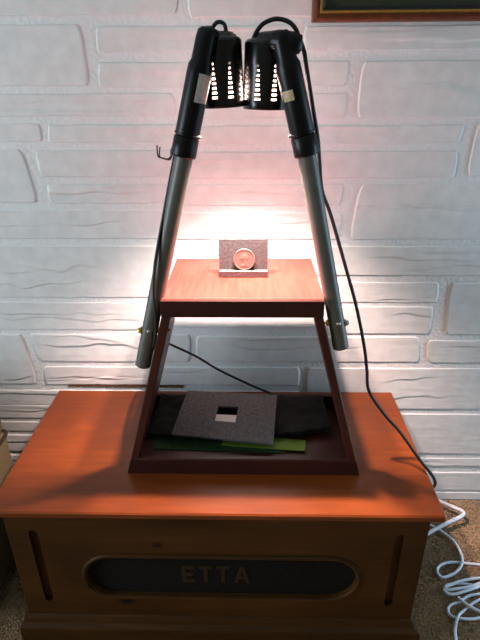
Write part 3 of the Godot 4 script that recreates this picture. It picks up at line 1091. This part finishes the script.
		pts = [Vector3(0.0655, 0.7190, -0.148), Vector3(0.0672, 0.7270, -0.146), Vector3(0.0695, 0.7343, -0.145), Vector3(0.0788, 0.7448, -0.145), Vector3(0.0948, 0.7505, -0.145), Vector3(0.1110, 0.7480, -0.145), Vector3(0.1220, 0.7398, -0.145), Vector3(0.1294, 0.7255, -0.145), Vector3(0.1350, 0.7110, -0.138), Vector3(0.1395, 0.6890, -0.135), Vector3(0.1505, 0.6400, -0.134), Vector3(0.1595, 0.602, -0.138), Vector3(0.1650, 0.5700, -0.145), Vector3(0.1725, 0.5227, -0.150), Vector3(0.1892, 0.4822, -0.150), Vector3(0.2177, 0.4010, -0.150), Vector3(0.2422, 0.3293, -0.150), Vector3(0.2633, 0.2521, -0.150), Vector3(0.2737, 0.2009, -0.150), Vector3(0.2814, 0.1571, -0.148), Vector3(0.3143, 0.1095, -0.140), Vector3(0.3435, 0.0782, -0.130), Vector3(0.3819, 0.0290, -0.110), Vector3(0.4020, 0.0075, -0.096), Vector3(0.4085, -0.004, -0.090), Vector3(0.4075, -0.010, -0.086), Vector3(0.4000, -0.0180, -0.083), Vector3(0.390, -0.03, -0.085), Vector3(0.388, -0.10, -0.11), Vector3(0.389, -0.25, -0.2), Vector3(0.40, -0.352, -0.3), Vector3(0.46, -0.356, -0.37)]
	for i in pts.size():
		pts[i] += off
	tube(st, smooth_path(pts, 6), 0.0030 if not left else 0.0027, 9)
	obj("cord", st, M.cord, t)
	if left:
		# thin twisted wire tied round the collar, its end bent into a hook
		st = _st()
		var w := [Vector3(-0.0300, 0.6180, -0.1000), Vector3(-0.0410, 0.6085, -0.1130), Vector3(-0.0456, 0.5989, -0.13), Vector3(-0.0537, 0.5850, -0.13), Vector3(-0.0545, 0.5770, -0.13), Vector3(-0.0590, 0.5724, -0.13), Vector3(-0.0670, 0.5738, -0.13), Vector3(-0.0734, 0.5767, -0.13), Vector3(-0.0737, 0.5921, -0.13)]
		var w2 := [Vector3(-0.0465, 0.5995, -0.124), Vector3(-0.0505, 0.5850, -0.128), Vector3(-0.0520, 0.5790, -0.129), Vector3(-0.0565, 0.5715, -0.131), Vector3(-0.0650, 0.5728, -0.131), Vector3(-0.0712, 0.5765, -0.130), Vector3(-0.0696, 0.5893, -0.13)]
		for l in [w, w2]:
			for i in l.size():
				l[i] += off
			tube(st, smooth_path(l, 6), 0.0010, 6)
		obj("tie_wire", st, M.wire, t)


# ---------------------------------------------------------------- the coin on its stand

func make_coin() -> void:
	var at := Vector3(0.050, 0.3587, -0.212)
	var t := thing("coin_holder", "small dark grey upright plate with a ledge, standing on the lit shelf", "holder", at)
	var st := _st()
	var lean := Transform3D(Basis(Vector3(1, 0, 0), -0.06), Vector3(0, 0.0345, -0.006))
	cbox(st, Vector3(0.0865, 0.066, 0.009), 0.0008, lean)
	obj("back_plate", st, M.slate, t)
	st = _st()
	box_at(st, Vector3(-0.0435, 0, -0.012), Vector3(0.0435, 0.0125, 0.0095), 0.0010)
	obj("ledge", st, M.slate, t)
	# coin: a disc with raised rim, beads and a head in relief, leaning on the plate
	var coin_at := Transform3D(Basis(Vector3(1, 0, 0), -0.10), Vector3(0.0515, 0.3587 + 0.0125 + 0.0193, -0.2085))
	st = _st()
	var rad := 0.0192
	var relief := func(p: Vector2) -> float:
		var q := p / rad
		var h := 0.0
		var d := q.length()
		h += 0.0009 * smoothstep(0.86, 0.91, d) * (1.0 - smoothstep(0.98, 1.0, d))
		h += 0.0004 * smoothstep(0.80, 0.82, d) * (1.0 - smoothstep(0.85, 0.87, d)) * (0.5 + 0.5 * sin(q.angle() * 60.0))
		var head := 1.0 - Vector2((q.x - 0.02) / 0.34, (q.y - 0.14) / 0.40).length()
		var nose := 1.0 - Vector2((q.x + 0.30) / 0.14, (q.y - 0.10) / 0.10).length()
		var neck := 1.0 - Vector2((q.x - 0.10) / 0.22, (q.y + 0.34) / 0.30).length()
		var bust := 1.0 - Vector2((q.x - 0.06) / 0.46, (q.y + 0.58) / 0.17).length()
		h += 0.0011 * pow(clampf(maxf(maxf(head, nose * 0.6), maxf(neck * 0.8, bust)), 0.0, 1.0), 0.55)
		return h
	var nr := 30
	var na := 90
	st.set_smooth_group(0)
	for i in nr:
		for k in na:
			var p := []
			for c in [[i, k], [i + 1, k], [i + 1, k + 1], [i, k + 1]]:
				var a: float = TAU * c[1] / na
				var v: Vector2 = Vector2(cos(a), sin(a)) * rad * c[0] / nr
				p.append(Vector3(v.x, v.y, 0.0011 + relief.call(v)))
			if i == 0:
				tri(st, p[0], p[1], p[2])
			else:
				quad(st, p[0], p[1], p[2], p[3])
	st.set_smooth_group(-1)
	for k in na:
		var a := TAU * k / na
		var b := TAU * (k + 1) / na
		var u := Vector3(cos(a), sin(a), 0) * rad
		var v := Vector3(cos(b), sin(b), 0) * rad
		var z := Vector3(0, 0, 0.0011)
		quad(st, u - z, v - z, v + z, u + z)
		tri(st, -z, v - z, u - z)
	var coin := obj("coin", st, M.coin)
	coin.transform = coin_at
	tag(coin, "large worn silver coin with a head, propped on the grey plate's ledge", "coin")


# ---------------------------------------------------------------- things lying in the lower tray

func make_tray_contents() -> void:
	var nz := noise(61, 1.0, 3)
	# grey felt pad with a square hole
	var st := _st()
	var us := steps(22, [0.385, 0.60])
	var vs := steps(14, [0.33, 0.66])
	sheet(st, [Vector3(-0.0743, 0.0545, -0.2950), Vector3(0.1209, 0.0500, -0.2860), Vector3(0.1078, 0.0270, -0.1510), Vector3(-0.0956, 0.0270, -0.1790)], us, vs, 0.0055,
		func(u, v): return 0.0012 * nz.get_noise_2d(u * 4.0, v * 3.0) + 0.002 * sin(v * PI) + 0.0012 * exp(-pow((u - 0.76) / 0.03, 2.0)), [0.385, 0.33, 0.60, 0.66])
	tag(obj("felt_pad", st, M.felt), "grey felt rectangle with a square hole, lying in the lower tray", "felt pad")
	# white card under the hole
	st = _st()
	sheet(st, [Vector3(-0.015, 0.0400, -0.2340), Vector3(0.060, 0.0392, -0.2290), Vector3(0.056, 0.0302, -0.1760), Vector3(-0.020, 0.0310, -0.1840)], [0.0, 0.5, 1.0], [0.0, 0.5, 1.0], 0.0006, func(_u, _v): return 0.0)
	tag(obj("white_card", st, M.white_card), "white card showing through the square hole of the felt pad", "card")
	# black cloth on either side
	st = _st()
	sheet(st, [Vector3(-0.1330, 0.0380, -0.2900), Vector3(0.0600, 0.0230, -0.2800), Vector3(0.0500, 0.0165, -0.1800), Vector3(-0.1450, 0.0180, -0.1880)], steps(26), steps(20), 0.008,
		func(u, v): return 0.003 * nz.get_noise_2d(u * 6.0 + 9.0, v * 5.0) + 0.008 * exp(-pow((v - 0.02) / 0.2, 2.0)), [], func(u, v): return Vector2(0.03 * nz.get_noise_2d(v * 6.0, 20.0), 0.03 * nz.get_noise_2d(u * 6.0, 40.0)))
	tag(obj("black_cloth", st, M.black_cloth), "folded black cloth tucked under the felt pad beside the white-labelled pipe's panel", "cloth")
	st = _st()
	sheet(st, [Vector3(0.1000, 0.0330, -0.2900), Vector3(0.2200, 0.0330, -0.2920), Vector3(0.2280, 0.0185, -0.2120), Vector3(0.1050, 0.0195, -0.1760)], steps(28), steps(24), 0.011,
		func(u, v): return 0.004 * nz.get_noise_2d(u * 2.5 + 30.0, v * 3.0) + 0.010 * exp(-pow((v - 0.1) / 0.25, 2.0)), [], func(u, v): return Vector2(0.06 * nz.get_noise_2d(v * 3.0, 60.0), 0.08 * nz.get_noise_2d(u * 3.0, 80.0)))
	tag(obj("black_cloth", st, M.black_cloth), "crumpled black cloth heaped beside the green card's free end", "cloth")
	# card sheets
	st = _st()
	sheet(st, [Vector3(0.0100, 0.0158, -0.2000), Vector3(0.1750, 0.0158, -0.1800), Vector3(0.1705, 0.0158, -0.1475), Vector3(0.0050, 0.0158, -0.1620)], steps(20), steps(6), 0.0008,
		func(u, v): return 0.0018 * absf(nz.get_noise_2d(u * 3.0, v + 100.0)))
	tag(obj("green_card", st, M.green), "bright green card sticking out from under the felt pad", "card")
	st = _st()
	sheet(st, [Vector3(-0.1480, 0.0128, -0.2250), Vector3(0.1350, 0.0128, -0.1900), Vector3(0.1300, 0.0128, -0.1440), Vector3(-0.1280, 0.0128, -0.1540)], steps(20), steps(6), 0.0008,
		func(u, v): return 0.0012 * absf(nz.get_noise_2d(u * 4.0, v + 130.0)))
	tag(obj("dark_green_card", st, M.dark_green), "dark green card lowest in the tray, under the bright green one", "card")
	st = _st()
	sheet(st, [Vector3(0.060, 0.0500, -0.2955), Vector3(0.1130, 0.0490, -0.2930), Vector3(0.1100, 0.0300, -0.2100), Vector3(0.055, 0.0300, -0.2100)], steps(6), steps(6), 0.0008, func(_u, _v): return 0.0)
	tag(obj("teal_card", st, M.teal), "teal card peeping out behind the felt pad at the back rail", "card")


# ---------------------------------------------------------------- picture frame on the wall

func make_picture_frame() -> void:
	var lo := Vector2(0.1685, 0.7655)
	var hi := Vector2(0.7285, 1.1855)
	var z := WALL_Z + 0.0065
	var t := thing("picture_frame", "red brown picture frame with a gold inner lip hanging on the stone wall", "picture frame", Vector3((lo.x + hi.x) / 2, lo.y, z))
	var off := -t.position
	var layers := [["frame_rail", M.frame, [[0.0, 0.0], [0.0, 0.016], [0.002, 0.020], [0.006, 0.0215], [0.0075, 0.0195], [0.0095, 0.0195], [0.011, 0.0170], [0.0125, 0.0170], [0.0125, 0.0]]],
		["gold_lip", M.gold, [[0.0125, 0.0], [0.0125, 0.0175], [0.0140, 0.0190], [0.0165, 0.0185], [0.0178, 0.0150], [0.0178, 0.0]]],
		["liner", M.dark_liner, [[0.0178, 0.0], [0.0178, 0.0135], [0.0235, 0.0095], [0.0235, 0.0]]]]
	for l in layers:
		for s in 4:
			var st := _st()
			st.set_smooth_group(-1)
			var prof: Array = l[2]
			var at := func(d: float, h: float, e: int) -> Vector3:
				var a := lo + Vector2(d, d)
				var b := hi - Vector2(d, d)
				var cs := [a, Vector2(b.x, a.y), b, Vector2(a.x, b.y)]
				var c: Vector2 = cs[(s + e) % 4]
				return Vector3(c.x, c.y, z + h) + off
			for i in prof.size() - 1:
				quad(st, at.call(prof[i][0], prof[i][1], 0), at.call(prof[i][0], prof[i][1], 1), at.call(prof[i + 1][0], prof[i + 1][1], 1), at.call(prof[i + 1][0], prof[i + 1][1], 0))
			obj(l[0], st, l[1], t)
	var st := _st()
	box_at(st, Vector3(lo.x + 0.02, lo.y + 0.02, z + 0.002) + off, Vector3(hi.x - 0.02, hi.y - 0.02, z + 0.006) + off, 0.0004)
	obj("mount", st, M.olive, t)


# ---------------------------------------------------------------- ottoman at the side of the chest

func make_ottoman() -> void:
	var at := Vector3(-0.76, FLOOR_Y, -0.135)
	var t := thing("ottoman", "beige and olive upholstered ottoman standing close beside the chest", "ottoman", at)
	var off := -at
	var lo := Vector3(-1.045, FLOOR_Y, -0.255)
	var hi := Vector3(-0.475, 0.095, -0.015)
	var st := _st()
	soft_box(st, Vector3(lo.x, FLOOR_Y + 0.035, lo.z) + off, Vector3(hi.x, -0.020, hi.z) + off, 0.014, 14)
	obj("body", st, M.upholstery, t)
	st = _st()
	soft_box(st, Vector3(lo.x - 0.003, -0.030, lo.z - 0.003) + off, Vector3(hi.x + 0.003, hi.y, hi.z + 0.003) + off, 0.032, 16)
	obj("seat_cushion", st, M.upholstery_olive, t)
	st = _st()
	var ring := []
	var r := 0.014
	for c in [[hi.x - r, hi.z - r, 0.0], [lo.x + r, hi.z - r, 1.0], [lo.x + r, lo.z + r, 2.0], [hi.x - r, lo.z + r, 3.0]]:
		for k in 5:
			var a: float = PI / 2 * (c[2] + k / 4.0)
			ring.append(Vector3(c[0] + (r + 0.002) * cos(a), -0.0245, c[1] + (r + 0.002) * sin(a)) + off)
	ring.append(ring[0])
	tube(st, ring, 0.0042, 8, false)
	obj("piping", st, M.piping, t)
	for x in [lo.x + 0.05, hi.x - 0.05]:
		for z in [lo.z + 0.05, hi.z - 0.05]:
			st = _st()
			lathe(st, [[0.0, 0.0], [0.016, 0.0], [0.022, 0.038], [0.0, 0.040]], Transform3D(Basis(), Vector3(x, FLOOR_Y, z) + off), 14, 0)
			obj("leg", st, M.pine, t)


# ---------------------------------------------------------------- white cable on the carpet

func make_white_cable() -> void:
	var g := FLOOR_Y + 0.008
	var st := _st()
	var flat := func(l: Array) -> Array:
		var out := []
		for p in l:
			out.append(Vector3(p[0], g + p[2], p[1]))
		return out
	# the first fold stands up from the carpet behind the chest's corner
	tube(st, smooth_path([Vector3(0.47, g, -0.385), Vector3(0.520, g + 0.020, -0.390), Vector3(0.554, FLOOR_Y + 0.031, -0.372), Vector3(0.578, FLOOR_Y + 0.033, -0.352), Vector3(0.602, FLOOR_Y + 0.036, -0.332), Vector3(0.606, FLOOR_Y + 0.036, -0.322), Vector3(0.596, FLOOR_Y + 0.034, -0.313), Vector3(0.565, FLOOR_Y + 0.031, -0.299), Vector3(0.529, FLOOR_Y + 0.026, -0.283), Vector3(0.490, FLOOR_Y + 0.02, -0.264), Vector3(0.44, g, -0.24)], 6), 0.0048, 8)
	tube(st, smooth_path(flat.call([[0.44, -0.30, 0.0], [0.490, -0.315, 0.006], [0.5202, -0.3043, 0.004], [0.5403, -0.2889, 0.003], [0.5607, -0.2617, 0.002], [0.5672, -0.2325, 0.002], [0.5629, -0.2015, 0.004], [0.548, -0.1797, 0.003], [0.5271, -0.1663, 0.0], [0.5016, -0.1581, 0.0], [0.4954, -0.1736, 0.0], [0.5076, -0.1898, 0.0], [0.5338, -0.1984, 0.0], [0.5619, -0.1988, -0.002], [0.62, -0.190, 0.0], [0.68, -0.18, 0.0], [0.70, -0.16, 0.0], [0.64, -0.152, 0.002], [0.5861, -0.1543, 0.004], [0.5424, -0.146, 0.006], [0.5057, -0.1325, 0.006], [0.4993, -0.1300, 0.006], [0.5001, -0.1220, 0.006], [0.5187, -0.1234, 0.008], [0.5493, -0.1287, 0.008], [0.5755, -0.139, 0.006], [0.64, -0.165, 0.004], [0.69, -0.15, 0.002], [0.66, -0.14, 0.0]]), 6), 0.0034, 8)
	tube(st, smooth_path(flat.call([[0.66, -0.14, 0.0], [0.6087, -0.1450, 0.002], [0.5519, -0.1220, 0.010], [0.5078, -0.1101, 0.008], [0.4935, -0.1185, 0.006], [0.503, -0.1354, 0.003], [0.5325, -0.1433, 0.0], [0.5665, -0.1389, 0.0], [0.64, -0.13, 0.0], [0.67, -0.105, 0.0], [0.60, -0.118, 0.0], [0.5482, -0.1141, 0.0], [0.521, -0.0995, 0.0], [0.496, -0.0898, 0.0], [0.4869, -0.076, 0.0], [0.4915, -0.0649, 0.0], [0.5102, -0.0586, 0.002], [0.5375, -0.059, 0.002], [0.5685, -0.0683, 0.0], [0.64, -0.08, 0.0], [0.66, -0.05, 0.0], [0.62, -0.05, 0.0], [0.5708, -0.0639, 0.008], [0.5445, -0.0769, 0.006], [0.5283, -0.0903, 0.006], [0.5162, -0.1041, 0.007]]), 6), 0.0032, 8)
	tube(st, smooth_path(flat.call([[0.59, -0.115, 0.003], [0.5505, -0.0976, 0.0], [0.5189, -0.0765, 0.001], [0.4997, -0.0584, 0.008], [0.4878, -0.0367, 0.0], [0.4824, -0.0159, 0.0], [0.4756, 0.014, 0.0], [0.47, 0.10, 0.0], [0.50, 0.2, 0.0]]), 6), 0.0030, 8)
	tag(obj("white_cable", st, M.white_cable), "white cable lying in loose loops on the carpet beside the chest", "cable")
